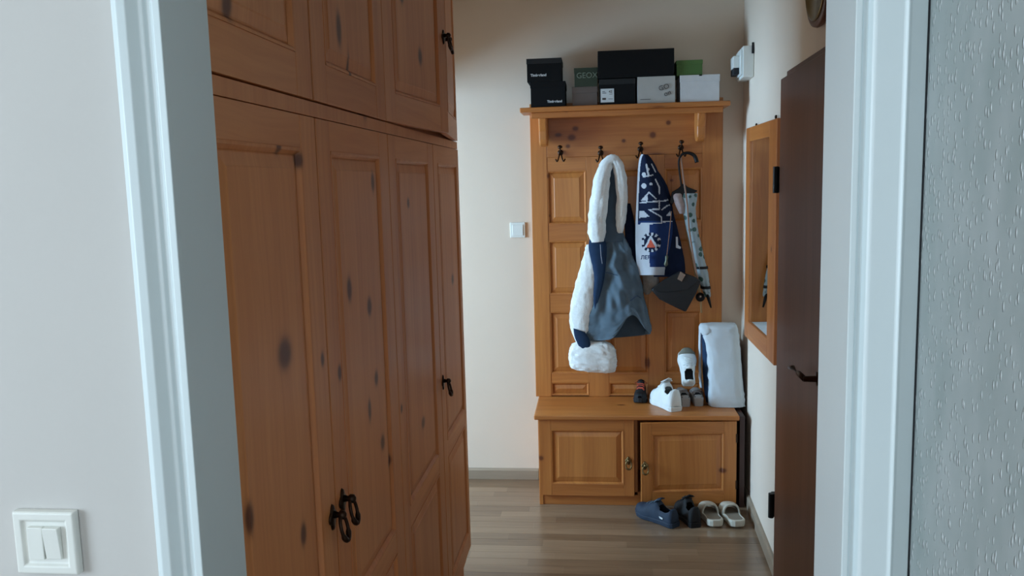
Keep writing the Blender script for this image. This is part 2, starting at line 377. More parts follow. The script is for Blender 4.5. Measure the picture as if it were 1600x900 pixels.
# white door casing: profile swept up each side (x offsets from the opening, y towards the room)
tr = struct(MB().box(-.505, -.4995, WY-.002, FY+.004, 0, 2.06).build('trim_1', mWhite))
lab(tr, 'white door casing around the doorway')
def casing(x_in, sgn, prof, name):
    pts = [(x_in + sgn*a, WY - d) for a, d in prof]
    return MB().prism(pts, 'z', 0, 2.12).build(name, mWhite, tr, bevel=.0012)
casing(-.50, -1, [(-.001, -.001), (-.001, .010), (.008, .010), (.011, .007), (.016, .007), (.019, .011), (.024, .012), (.028, .016), (.034, .022), (.044, .024), (.052, .020), (.055, .010), (.055, -.001)], 'casing')
casing(.281, 1, [(-.001, -.001), (-.001, .006), (.006, .006), (.008, .001), (.013, .001), (.015, .012), (.018, .014), (.047, .014), (.050, .017), (.054, .014), (.074, .004), (.074, -.001)], 'casing')
MB().box(.2805, .286, WY-.002, FY+.004, 0, 2.06).build('jamb', mWhite, tr, bevel=.001)
MB().box(-.56, .357, WY-.02, WY-.0005, 2.062, 2.13).build('head_casing', mWhite, tr, bevel=.004)
MB().box(-.4995, .2805, WY, FY+.004, 2.045, 2.06).build('head_jamb', mWhite, tr)
MB().box(.3553, .3570, .9462, .9495, 0, 2.12).build('caulk_gap', mHole, tr)  # thin dark strip along the seam between casing and wallpaper

# ------------------------------------------------------------------ panelled furniture fronts
def frame_pts(O, U, N):
    O, U, N = Vector(O), Vector(U), Vector(N)
    return lambda u, n, z: O + U*u + N*n + Vector((0, 0, z))
def lbox(mb, F, u0, u1, n0, n1, z0, z1):
    mb.hexa([F(u0,n0,z0), F(u1,n0,z0), F(u1,n1,z0), F(u0,n1,z0), F(u0,n0,z1), F(u1,n0,z1), F(u1,n1,z1), F(u0,n1,z1)])
def raised(F, u0, u1, z0, z1, t, inset=.035, e=.012):
    mb = MB()
    def rect(i, n): return [F(u0+i, n, z0+i), F(u1-i, n, z0+i), F(u1-i, n, z1-i), F(u0+i, n, z1-i)]
    mb.loft([rect(-.004, t-.016), rect(-.004, t-.0090), rect(e, t-.0090), rect(e+.003, t-.0075), rect(inset, t-.0035), rect(inset+.003, t-.002)])
    return mb
def moulding(mb, F, u0, u1, z0, z1, t, w=.012):
    for (a, b, c, d, su, sz) in ((u0, u0, z0, z1, 1, 0), (u1, u1, z0, z1, -1, 0), (u0, u1, z0, z0, 0, 1), (u0, u1, z1, z1, 0, -1)):
        tri = lambda uu, zz: [F(uu, t+.0012, zz), F(uu+su*w*.45, t+.0005, zz+sz*w*.45), F(uu+su*w, t-.0082, zz+sz*w), F(uu, t-.0100, zz)]
        mb.loft([tri(a, c), tri(b, d)])
def panel_front(name, parent, O, U, N, width, z0, z1, stiles, openings, t, mv, mh, bevel=.0015, inset=.035):
    """door of two stiles (mesh), rails and raised panels (sub-parts); openings: list of (z0,z1) from low to high"""
    F = frame_pts(O, U, N); sl, sr = stiles
    mb = MB(); lbox(mb, F, .001, width-.001, -.001, .0014, z0+.001, z1-.001)
    d = mb.build(name, mv, parent)
    for a, b in ((0, sl), (width-sr, width)):
        mb = MB(); lbox(mb, F, a, b, .0015, t, z0, z1); mb.build('stile', mv, d, bevel=bevel)
    zs = [z0] + [q for o_ in openings for q in o_] + [z1]
    for i in range(0, len(zs), 2):
        r_ = MB(); lbox(r_, F, sl+.0002, width-sr-.0002, .0015, t-.0004, zs[i], zs[i+1])
        r_.build('rail', mh, d if d.parent is parent and parent is not None else d, bevel=bevel*.6)
    for (a, b) in openings:
        raised(F, sl, width-sr, a, b, t, inset).build('panel', mv, d)
        q = MB(); moulding(q, F, sl, width-sr, a, b, t); q.build('panel_moulding', mv, d)
    return d, F
# all children of a sub-part keep world coordinates, the door object itself sits at the origin of its thing
def drop_pull(F, u, z, t, parent, mat, s=1.0, turn=0.0):
    """bronze drop pull: scalloped back plate, pin and hanging ring"""
    P = lambda a, n, b: F(u + a*s, t + n*s, z + b*s)
    mb = MB()
    out = []
    for k in range(24):
        q = 2*math.pi*k/24; r_ = .014*(1+.18*math.cos(4*q)); out.append((r_*math.cos(q), r_*1.25*math.sin(q)))
    mb.loft([[P(a, 0, b) for a, b in out], [P(a*.9, .003, b*.9) for a, b in out]])
    mb.loft([[P(.006*math.cos(q)*k, nn, .006*math.sin(q)*k + .004) for q in [2*math.pi*j/12 for j in range(12)]] for nn, k in ((.002, 1), (.010, .7), (.013, 1.2), (.019, 1.1), (.022, .4))])
    ring = []
    for j in range(25):
        q = math.pi*.08 + j/24*(2*math.pi - .16*math.pi)
        ring.append(P(.013*math.sin(q), .014 + .004*(1-math.cos(q)), -.015 + .019*math.cos(q)))
    mb.tube(ring, [.0028*s]*8 + [.0044*s]*9 + [.0028*s]*8, 8)
    return mb.build('handle', mat, parent, smooth=True)

# ------------------------------------------------------------------ wardrobe: two tall units and two top cupboards
def hinge_rot(F0, hu, ang, sgn):
    return None
DY = [(1.066, 1.548), (1.556, 2.102), (2.108, 2.698), (2.706, 3.206)]
ST = [(.056, .080), (.080, .085), (.078, .084), (.074, .046)]
units = [
 ('wardrobe', 'tall knotty pine wardrobe unit nearest the doorway, two bronze pulls at its middle', 0, 1),
 ('wardrobe', 'tall pine wardrobe unit at the far end, with one bronze pull at waist height', 2, 3)]
for nm, lb, i0, i1 in units:
    y0, y1 = DY[i0][0]-.003, DY[i1][1]+.002
    t = thing(nm, lb, 'wardrobe', (-.82, (y0+y1)/2, 0), 'wardrobe units in a row')
    body = MB().box(-1.11, -.552, y0, y1, .10, 1.812); body.box(-.552, -.5325, y0, y1, 1.784, 1.812)
    body.build('carcass', mW, t, bevel=.001)
    MB().box(-1.11, -.562, y0+.002, y1-.014, 0, .0998).build('plinth', mW, t)
    for i in (i0, i1):
        a, b = DY[i]
        d, F = panel_front('door', t, (-.55, a, 0), (0, 1, 0), (1, 0, 0), b-a, .165, 1.782, ST[i], [(.235, .690), (.752, 1.722)], .02, mW, mWr)
        if i == 0: drop_pull(F, b-a-.024, .998, .02, d, mBronze, 1.35)
        if i == 1: drop_pull(F, .035, 1.005, .02, d, mBronze, 1.35)
        if i == 3: drop_pull(F, .022, .975, .02, d, mBronze, 1.3)
tops = [
 ('top_cupboard', 'pine top cupboard above the nearer wardrobe unit, both doors shut', 0, 1, (0, 0)),
 ('top_cupboard', 'pine top cupboard above the far wardrobe unit, both doors slightly ajar with bronze pulls', 2, 3, (1, 1))]
for nm, lb, i0, i1, aj in tops:
    y0, y1 = DY[i0][0]-.003, DY[i1][1]+.002
    t = thing(nm, lb, 'cupboard', (-.82, (y0+y1)/2, 1.8125), 'top cupboards above the wardrobe')
    MB().box(-1.11, -.552, y0, y1, 1.8125, 2.60).build('carcass', mW, t, bevel=.001)
    for k, i in enumerate((i0, i1)):
        a, b = DY[i]; wdt = b-a
        ang = math.radians(5.6) if aj[k] else 0
        if k == 0: O, U, N = (-.5505, a, 0), (math.sin(ang), math.cos(ang), 0), (math.cos(ang), -math.sin(ang), 0)
        else:
            U = (-math.sin(ang), math.cos(ang), 0); N = (math.cos(ang), math.sin(ang), 0)
            O = (-.5505 + math.sin(ang)*wdt, b - math.cos(ang)*wdt, 0)
        d, F = panel_front('door', t, O, U, N, wdt, 1.8155, 2.56, ST[i], [(1.892, 2.485)], .02, mW, mWr)
        if aj[k]:
            drop_pull(F, (wdt-.028) if k == 0 else .028, 2.115, .02, d, mBronze, 1.15)

# ------------------------------------------------------------------ coat rack
RYF = 4.400                                            # front face of the back board
RX0, RX1 = -.338, .657
t = thing('coat_rack', 'honey pine coat rack panel with hat shelf, standing on the shoe bench', 'coat rack', (.16, 4.41, .484))
F = frame_pts((RX0, RYF, 0), (1, 0, 0), (0, -1, 0))
MB().box(RX0+.004, RX1-.004, RYF+.006, 4.428, .484, 2.055).build('back_board', mR, t)
colsX = [(-.252, -.048), (.062, .272), (.360, .552)]
rowsZ = [(.491, .562), (.612, .952), (1.048, 1.335), (1.425, 1.704)]
def rel(x): return x-RX0
st_edges = [(RX0, colsX[0][0]), (colsX[0][1], colsX[1][0]), (colsX[1][1], colsX[2][0]), (colsX[2][1], RX1)]
for k, (a, b) in enumerate(st_edges):
    z1 = 2.055 if k in (0, 3) else 1.775
    mb = MB(); lbox(mb, F, rel(a), rel(b), -.010, 0.012 if k in (0, 3) else .0105, .484, z1); mb.build('stile', mR, t, bevel=.002)
zr = [(.562, .612), (.952, 1.048), (1.335, 1.425), (1.704, 1.775)]
for (c0, c1) in colsX:
    for (a, b) in zr:
        mb = MB(); lbox(mb, F, rel(c0)+.0002, rel(c1)-.0002, -.010, .010, a, b); mb.build('rail', mRx, t, bevel=.001)
    for (a, b) in rowsZ:
        raised(F, rel(c0), rel(c1), a, b, .010, .034).build('panel', mR, t)
        q = MB(); moulding(q, F, rel(c0), rel(c1), a, b, .0105, .012); q.build('panel_moulding', mR, t)
mb = MB(); lbox(mb, F, rel(colsX[0][0])+.0003, rel(colsX[2][1])-.0003, -.010, .0115, 1.7755, 1.996); mb.build('header_board', mRx, t, bevel=.0015)
# shelf with slightly bowed front edge
SZ = 2.020
pts = [(-.372, RYF-.0125)]
for k in range(21):
    u = k/20; x = -.372 + u*1.0345; pts.append((x, 4.185 - .018*math.sin(math.pi*u)))
pts += [(.6625, RYF-.0125)]
MB().prism(pts, 'z', 1.9965, SZ).build('shelf', mRx, t, bevel=.005, seg=3)
MB().box(-.318, .632, 4.215, 4.235, 1.968, 1.9963).build('shelf_apron', mRx, t, bevel=.003)
for cx in (-.262, .532):
    prof = [(RYF-.012, 1.9962), (4.236, 1.9962), (4.234, 1.965), (4.245, 1.935), (4.262, 1.905)]
    for k in range(9):
        q = math.pi*1.0*k/8; prof.append((4.318 - .056*math.cos(q)*1.0, 1.865 - .034*math.sin(q)))
    prof += [(RYF-.012, 1.90)]
    MB().prism(prof, 'x', cx-.021, cx+.021).build('shelf_bracket', mR, t, bevel=.008, seg=3)
def coat_hook(x, z, lb):
    base_y = RYF-.0116
    k = thing('coat_hook', lb, 'hook', (x, base_y, z), 'coat hooks on the rack')
    MB().lathe((x, base_y, z), (0, -1, 0), [(0, .015), (.003, .015), (.006, .010), (.007, .006)], 16).build('back_plate', mBronze, k, smooth=True)
    MB().tube([(x, base_y-.004, z+.002), (x, base_y-.03, z+.006), (x, base_y-.045, z+.02)], [.006, .005, .004]).lathe((x, base_y-.046, z+.018), (0, -.2, 1), [(0, .004), (.004, .011), (.010, .013), (.016, .009), (.019, .001)]).build('knob', mBronze, k, smooth=True)
    for sx in (-1, 1):
        pth = []
        for j in range(13):
            q = j/12; pth.append((x + sx*(.004+.020*q), base_y-.010-.026*math.sin(q*math.pi*.8), z-.006-.040*math.sin(q*math.pi*.75)*1.0 + .0*q))
        MB().tube(pth, .0036, 8).build('prong', mBronze, k, smooth=True)
    return k
HX = [(-.180, 1.800), (.030, 1.792), (.236, 1.806), (.443, 1.808)]
for (x, z), lb in zip(HX, ('dark bronze coat hook with nothing on it, leftmost on the rack', 'dark bronze coat hook holding the denim jacket',
                      'dark bronze coat hook holding the blue and white scarf', 'dark bronze coat hook holding the umbrella, under the right bracket')):
    coat_hook(x, z, lb)

# ------------------------------------------------------------------ shoe bench
BT = .484
t = thing('shoe_bench', 'low pine shoe bench with two panelled doors, under the coat rack', 'bench', (.19, 4.23, 0))
MB().box(-.306, -.286, 4.062, 4.42, 0, BT-.0252).box(.662, .682, 4.062, 4.42, 0, BT-.0252).box(.178, .196, 4.066, 4.42, .056, BT-.0252).box(-.286, .662, 4.066, 4.42, .056, .072).box(-.286, .662, 4.40, 4.42, .056, BT-.0252).build('carcass', mR, t, bevel=.001)
MB().box(-.2858, .6618, 4.066, 4.084, 0, .0558).build('plinth', mRx, t, bevel=.0015)
MB().box(-.323, .692, 4.022, 4.426, BT-.025, BT-.0003).build('bench_top', mRx, t, bevel=.006, seg=3)
BTt = t
d, F = panel_front('door', t, (-.302, 4.0605, 0), (1, 0, 0), (0, -1, 0), .480, .058, .457, (.062, .052), [(.118, .404)], .019, mR, mRx)
P_ = drop_pull(F, .451, .245, .019, d, mBrass, 1.1)
ang = math.radians(5.5)
wd2 = .474
U = (math.cos(ang), math.sin(ang), 0); N_ = (math.sin(ang), -math.cos(ang), 0)
O = (.680-math.cos(ang)*wd2, 4.0605-math.sin(ang)*wd2, 0)
d, F = panel_front('door', t, O, U, N_, wd2, .030, .452, (.052, .062), [(.094, .396)], .019, mR, mRx)
drop_pull(F, .018, .235, .019, d, mBrass, 1.1)
for zz in (.125, .365):
    q = MB(); lbox(q, F, wd2-.004, wd2+.0035, .004, .021, zz-.022, zz+.022); q.build('hinge', mBronze, d)

# dark board between the bench and the right wall
tag(MB().box(.698, .726, 4.315, 4.42, 0, .80).box(.700, .724, 4.06, 4.3148, 0, .47).build('board', mDk), 'dark brown board standing between the shoe bench and right wall', 'board')
# ------------------------------------------------------------------ shoe boxes
def shoebox(lb, x0, x1, z0, z1, y0, dep, mb_, ml, lidh=.03, rot=0, lid=True):
    t = thing('shoe_box', lb, 'box', ((x0+x1)/2, y0+dep/2, z0), 'shoe boxes on the rack shelf')
    cx, cy = (x0+x1)/2, y0+dep/2
    R = Matrix.Translation((cx, cy, 0)) @ Matrix.Rotation(rot, 4, 'Z') @ Matrix.Translation((-cx, -cy, 0))
    e = .002
    MB().box(x0+e, x1-e, y0+e, y0+dep-e, z0, z1-.003 if lid else z1).xf(R).build('carton', mb_, t, bevel=.0012)
    if lid: MB().box(x0, x1, y0, y0+dep, z1-lidh, z1).xf(R).build('lid', ml, t, bevel=.0012)
    return t, R
s = SZ+.0002
bB, RB = shoebox('black shoe box with white lettering, lower one of the left stack', -.317, -.141, s, 2.144, 4.190, .19, mBlack, mBlack, .03)
text('Timberland', .0160, RB @ at_front(-.196, 4.1908, 2.046), mPrintW, 'lettering', bB, bold=.0006)
bA, RA = shoebox('black shoe box with white lettering, upper one of the left stack', -.333, -.158, 2.1442, 2.257, 4.186, .19, mBlack, mBlackL, .025)
text('Timberland', .0170, RA @ at_front(-.274, 4.1868, 2.176), mPrintW, 'lettering', bA, bold=.0006)
bD, _ = shoebox('small taupe shoe box under the dark green box', -.110, .018, s, 2.114, 4.205, .18, mBrownC, mBrownC, .03, lid=True)
bC, RC = shoebox('dark green shoe box with pale lettering, partly behind the big black box', -.098, .019, 2.1142, 2.205, 4.200, .18, mGreenD, mGreenD, .02)
text('GEOX', .038, RC @ at_front(-.034, 4.1992, 2.167), mPrintG, 'lettering', bC)
bF, _ = shoebox('black shoe box with white size sticker, under the big black box', .026, .204, s, 2.144, 4.186, .2, mBlack, mBlackL, .026)
st = MB().box(.032, .098, 4.1862, 4.1876, 2.032, 2.098).build('sticker', mPrintW, bF)
MB().box(.040, .058, 4.1856, 4.1862, 2.044, 2.054).box(.070, .092, 4.1856, 4.1862, 2.047, 2.049).box(.040, .060, 4.1856, 4.1862, 2.076, 2.079).box(.040, .054, 4.1856, 4.1862, 2.083, 2.086).box(.074, .090, 4.1856, 4.1862, 2.070, 2.072).build('sticker_print', mInk, st)
text('42', .017, at_front(.080, 4.1858, 2.083), mInk, 'sticker_number', st)
bG, _ = shoebox('grey white shoe box with scribbled dark logo, middle of the shelf', .210, .398, s, 2.149, 4.186, .2, mGreyC, mGreyC, .03, lid=False)
text('GO', .034, at_front(.341, 4.1852, 2.094, .25), mInk, 'lettering', bG)
text('on', .034, at_front(.358, 4.1852, 2.066, .35), mInk, 'lettering', bG)
MB().box(.226, .276, 4.1853, 4.1859, 2.038, 2.0405).build('print_line', mInk, bG)
bE, _ = shoebox('large black shoe box lying on top of two others at the middle', .020, .391, 2.1492, 2.280, 4.184, .198, mBlack, mBlack, .115)
bI, _ = shoebox('white shoe box with lid at the right end of the shelf', .419, .611, s, 2.149, 4.190, .194, mWhiteC, mWhiteC, .033)
MB().box(.511, .525, 4.1885, 4.1899, 2.143, 2.1492).build('thumb_notch', mBlack, bI)
bH, _ = shoebox('green shoe box on top of the white box at the right end', .402, .530, 2.1492, 2.222, 4.200, .18, mGreen, mGreen, .02)

# ------------------------------------------------------------------ soft things: lofted folds
def smooth_rows(rows, n):
    out = []
    for i in range(n):
        p = i/(n-1)*(len(rows)-1); k = min(int(p), len(rows)-2); f = p-k
        g = lambda j: rows[max(0, min(len(rows)-1, j))]
        r_ = []
        for c in range(len(rows[0])):
            a, b, c_, d = g(k-1)[c], g(k)[c], g(k+1)[c], g(k+2)[c]
            r_.append(.5*((2*b) + (-a+c_)*f + (2*a-5*b+4*c_-d)*f*f + (-a+3*b-3*c_+d)*f**3))
        out.append(r_)
    return out
def soft(rows, seg=40, nrow=40, folds=0.0, nf=5, cap=True, rough=0.0, power=2.0, seed=0, twist=0.0, hem=None, mi=0, zmin=None, crease=0):
    """rows: (v, u_left, u_right, depth Y, half depth, tilt) in photo pixels on depth Y"""
    rings = []
    R = smooth_rows(rows, nrow)
    for i, (v, ul, ur, Y, hd, tilt) in enumerate(R):
        a, b = W(ul, v, Y), W(ur, v, Y); cx = (a.x+b.x)/2; hw = (b.x-a.x)/2; cz = (a.z+b.z)/2
        q_ = i/(nrow-1); ring = []
        for j in range(seg):
            th = 2*math.pi*j/seg
            cs, sn = math.cos(th), math.sin(th)
            ex = 2/power
            px = math.copysign(abs(cs)**ex, cs); py = math.copysign(abs(sn)**ex, sn)
            fo = 1 + folds*math.sin(nf*th + seed + twist*q_)*(.3+.7*q_)
            p = Vector((cx + hw*px, Y + hd*py*fo, cz + tilt*px))
            if hem and i >= hem[0]*(nrow-1) and sn < 0:
                k = (q_-hem[0])/(1-hem[0]); p.z += hem[1]*k*math.exp(-((p.x-hem[2])/hem[3])**2); p.y -= hem[4]*k*math.exp(-((p.x-hem[2])/hem[3])**2)
            if zmin is not None: p.z = max(p.z, zmin + .004*(1-q_))
            if crease:
                e_ = math.sin(math.pi*min(1, q_*1.15+.05))
                p += Vector((px*.4, py, 0))*crease*e_*(noise.noise(Vector((p.x*26+p.z*9, p.y*8, p.z*10-p.x*12+seed)))*1.6)
            if rough:
                nrm = Vector((px, py, 0))
                p += nrm*rough*(noise.noise(p*70+Vector((seed, 0, 0))) + .6*noise.noise(p*170))
            ring.append(p)
        rings.append(ring)
    return MB().loft(rings, cap, mi)
jk = thing('denim_jacket', 'light denim jacket with white fleece collar and cuff hanging from the second hook', 'jacket', W(945, 245, 4.33))
yj = 4.318
soft([(352,952,970,4.345,.014,0),(372,946,977,4.338,.018,0),(388,939,984,4.332,.024,0),(405,934,991,4.328,.03,0),(430,930,1000,yj,.036,0),(460,923,1006,yj,.042,0),(490,916,1013,yj-.005,.048,0),(512,911,1018,yj-.005,.050,.004),(524,908,1017,yj-.005,.046,.010),(528,907,1014,yj-.005,.044,.016)],
     84, 70, .22, 5, cap=False, rough=.004, seed=1.2, twist=2.2, crease=.022, hem=(.60, .165, W(987, 500, 4.3).x, .060, .012)).build('denim_body', mDenim, jk, smooth=True, solid=.003, sub=1)
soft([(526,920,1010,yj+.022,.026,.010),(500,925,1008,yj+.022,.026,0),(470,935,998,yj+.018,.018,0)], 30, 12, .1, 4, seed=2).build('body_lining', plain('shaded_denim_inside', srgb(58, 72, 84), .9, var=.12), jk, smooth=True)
soft([(378,930,975,4.335,.018,0),(340,941,972,4.345,.015,0),(300,944,972,4.350,.013,0),(262,950,968,4.352,.010,0)], 28, 20, .12, 4, seed=.4, rough=.002).build('inner_collar', plain('grey_denim', srgb(74, 92, 108), .9, var=.1), jk, smooth=True)
# fleece sleeve seen inside out, left of the body
soft([(382,916,938,4.325,.016,0),(405,910,940,4.32,.024,0),(430,903,940,4.315,.030,0),(460,895,935,4.312,.034,0),(490,890,930,4.312,.034,0),(515,892,926,4.312,.032,0),(538,903,924,4.315,.022,0),(544,908,920,4.32,.010,0)],
     40, 50, .06, 5, rough=.006, seed=3).build('sleeve_lining', mSherpa, jk, smooth=True)
soft([(374,921,945,4.322,.012,0),(390,920,948,4.30,.016,0),(430,928,945,4.288,.014,0),(462,927,938,4.282,.008,0),(484,929,932,4.282,.003,0)], 24, 24, .1, 5, seed=5).build('sleeve_denim', mDenimD, jk, smooth=True)
soft([(516,896,914,4.276,.008,-.01),(530,898,922,4.276,.010,-.012),(546,905,922,4.280,.008,-.012)], 20, 10, .0, 5).build('sleeve_hem', mDenimD, jk, smooth=True)
soft([(533,904,945,4.315,.022,0),(538,895,956,4.312,.038,-.002),(548,890,962,4.31,.046,-.004),(560,889,963,4.31,.048,-.006),(571,890,963,4.31,.046,-.008),(578,896,960,4.31,.036,-.008),(581,908,952,4.31,.018,-.006)],
     56, 34, .05, 7, rough=.008, power=2.8, seed=8).build('cuff', mSherpa, jk, smooth=True)
def fur_tube(pix, parent, name, flat=.8, Y=4.31):
    P = smooth_rows(pix, 46); path = [W(a, b, c) for a, b, c, r_ in P]; rad = [r_ for a, b, c, r_ in P]
    mb = MB().tube(path, rad, 32, flat)
    n = 32
    for k, p in enumerate(mb.v):
        c = path[min(k//n, len(path)-1)]; d = (p-c).normalized()
        mb.v[k] = p + d*.006*(noise.noise(p*75) + .6*noise.noise(p*180))
    return mb.build(name, mSherpa, parent, smooth=True)
fur_tube([(934,378,4.300,.030),(933,366,4.300,.044),(933,345,4.300,.046),(936,318,4.300,.046),(939,292,4.302,.043),(943,270,4.304,.037),(950,253,4.306,.029),(959,249,4.308,.026),(966,260,4.312,.027),(970,280,4.318,.029),(972,305,4.322,.028),(971,330,4.325,.027),(969,350,4.326,.023),(969,364,4.328,.013)], jk, 'fleece_collar')
soft([(318,978,985,4.365,.010,0),(350,976,992,4.362,.014,0),(390,978,996,4.36,.016,0),(430,984,999,4.36,.014,0),(450,990,1000,4.362,.006,0)], 24, 24, .15, 5, seed=7).build('hanging_panel', mNavy, jk, smooth=True)
# seams and creases on the denim
mb = MB(); mb.tube([W(938+i*6, 424+(i**1.3)*.9, 4.276+.0002*i*i) for i in range(7)], .0012, 6); mb.tube([W(985, 470, 4.262), W(995, 462, 4.268), W(1002, 466, 4.276)], .002, 6)
mb.build('seam', mDenimD, jk)
MB().tube([W(938, 382, 4.282), W(939, 400, 4.278), W(941, 412, 4.274)], .0013, 6).build('drawstring', mKnitW, jk)

# scarf: a fine grid whose faces carry the knitted pattern
sc = thing('scarf', 'blue and white football scarf with round crest and fringe hem, hanging on the third hook', 'scarf', W(1006, 240, 4.33))
def inpoly(x, y, P):
    c = False; j = len(P)-1
    for i in range(len(P)):
        if (P[i][1] > y) != (P[j][1] > y) and x < (P[j][0]-P[i][0])*(y-P[i][1])/(P[j][1]-P[i][1]) + P[i][0]: c = not c
        j = i
    return c
def nearline(x, y, L, w):
    for (x0, y0), (x1, y1) in zip(L, L[1:]):
        dx, dy = x1-x0, y1-y0; q = max(0, min(1, ((x-x0)*dx+(y-y0)*dy)/(dx*dx+dy*dy)))
        if math.hypot(x-x0-q*dx, y-y0-q*dy) < w: return True
    return False
def pattern(u, v, ul, ur):                             # 0 navy, 1 white, 2 blue, 3 red
    if u-ul < 3.2 and v < 350: return 1
    d = math.hypot(u-1017.3, v-378)
    if d < 15.5:
        if d > 11: return 1 if (int(math.degrees(math.atan2(v-378, u-1017.3))/15) % 2) else 0
        if inpoly(u, v, [(1016.6, 379), (1010.5, 386), (1025, 386)]) or inpoly(u, v, [(1016.6, 373), (1011, 384), (1023.5, 384)]): return 3
        if inpoly(u, v, [(1016.5, 366), (1006.5, 386.5), (1029, 386.5)]): return 1
        return 0
    if v > 417: return 1
    if v > 350:
        if u > 1015: return 2
        return 1
    for L, w_ in (([(1003,312),(1014,300),(1025,310)], 1.0), ([(1000,316),(1039,313),(1050,309)], 1.0), ([(1030,313),(1030,326),(1014,327),(1033,338),(1034,348),(1001,349)], 1.0),
                  ([(1034,327),(1042,321),(1050,318)], .9), ([(1010,257),(1013,273)], 1.5), ([(1024,280),(1030,292),(1030,302)], 1.1), ([(1018,256),(1024,268)], .9), ([(1005,276),(1020,273)], 1.0), ([(1036,346),(1050,345)], .9)):
        if nearline(u, v, L, w_): return 1
    for P in ([(1001,312),(1012,305),(1012,314)], [(999,329),(1006,329),(1015,338),(999,340)], [(1040,337),(1047,329),(1049,337)]):
        if inpoly(u, v, P): return 1
    for (a, b, r_) in ((1006,272,3.2),(1006,290,4),(1017,287,2.4),(1013,264,2)):
        if math.hypot(u-a, v-b) < r_: return 1
    if v > 345: return 2
    return 0
rows = [(241,1002,1012),(248,999,1018),(262,997,1026),(280,996,1032),(300,995,1040),(325,994,1048),(350,993,1051),(380,993,1050),(405,994,1047),(420,996,1043),(430,995,1042)]
R = smooth_rows(rows, 190); NU = 64; mb = MB(); vs = []; fs = []; ms = []
for i, (v, ul, ur) in enumerate(R):
    for j in range(NU+1):
        u = ul+(ur-ul)*j/NU; q = i/189
        y = 4.283 + .012*math.sin(j/NU*math.pi*2.2+.6)*q + .014*(j/NU)*q - .010*(1-q) + (.03*(abs(j/NU-.5)*2)**2)
        vs.append(W(u, v, y))
for i in range(189):
    for j in range(NU):
        v, ul, ur = R[i]; u = ul+(ur-ul)*(j+.5)/NU
        fs.append((i*(NU+1)+j, (i+1)*(NU+1)+j, (i+1)*(NU+1)+j+1, i*(NU+1)+j+1)); ms.append(pattern(u, v, ul, ur))
mb.v = vs; mb.f = fs; mb.mi = ms
mb.build('front_length', [mNavy, mKnitW, mBlue, mRed], sc, smooth=True, solid=.004)
text('ЛЕВ', .027, at_front(W(1009, 402, 4.285).x, 4.268, W(1009, 402, 4.285).z), mBlue, 'lettering', sc, bold=.0008)
soft([(246,1000,1012,4.34,.012,0),(290,1000,1042,4.338,.016,0),(340,1005,1054,4.338,.018,0),(380,1010,1064,4.338,.018,0),(410,1015,1070,4.338,.018,0),(432,1020,1071,4.338,.014,0)], 36, 40, .2, 6, rough=.002, seed=4, twist=1).build('rear_length', mNavy, sc, smooth=True)
MB().prism([(W(a, b, 4.318).x, W(a, b, 4.318).z) for a, b in [(1056,370),(1059,370),(1059.5,383),(1064,386),(1063,389),(1056,387)]], 'y', 4.3165, 4.3185).build('white_mark', mKnitW, sc)
# small grey pouch behind the scarf
gp = soft([(425,1003,1026,4.345,.010,0),(440,1004,1030,4.343,.016,0),(452,1004,1022,4.343,.014,0),(460,1008,1014,4.345,.006,0)], 30, 20, .15, 6, rough=.002, seed=6).build('cloth_pouch', mGreyF, None, smooth=True)
tag(gp, 'crumpled grey brown cloth pouch showing under the scarf hem', 'pouch')
# ------------------------------------------------------------------ handbag
bg = thing('handbag', 'small black handbag with silver clasp hanging tilted beside the umbrella', 'bag', W(1058, 455, 4.32))
def pp(pts, Y): return [(W(a, b, Y).x, W(a, b, Y).z) for a, b in pts]
MB().prism(pp([(1017,452),(1040,436),(1062,424),(1084,432),(1095,438),(1087,458),(1071,487),(1052,478),(1030,467)], 4.29), 'y', 4.268, 4.312).build('body', mLeather, bg, bevel=.008, seg=3, smooth=True)
MB().prism(pp([(1020,450),(1041,436),(1062,425),(1084,432),(1092,438),(1074,452),(1048,456),(1028,456)], 4.268), 'y', 4.262, 4.2678).build('flap', mLeather, bg, bevel=.002)
MB().prism(pp([(1063,424),(1071,429),(1065,440),(1058,436)], 4.262), 'y', 4.255, 4.2615).build('clasp', mSilver, bg, bevel=.001)
MB().tube([W(1049,330,4.262), W(1047,352,4.262), W(1044,380,4.262), W(1042,398,4.262)], .0022, 8, side=(0, 1, 0)).build('chain_strap', mSilver, bg)
MB().lathe(W(1042, 398, 4.262), (-.1, 0, -1), [(0, .003), (.01, .008), (.03, .006), (.05, .011), (.06, .004)], 12).build('tassel', plain('olive_metal', srgb(96, 98, 84), .4, metal=.6, var=.2), bg, smooth=True)
MB().tube([W(1064,243,4.325), W(1066,262,4.290), W(1069,285,4.272), W(1072,305,4.268), W(1074,322,4.270), W(1077,360,4.29), W(1083,400,4.30), W(1090,436,4.302)], .0042, 8, .4).build('strap', mStrap, bg)
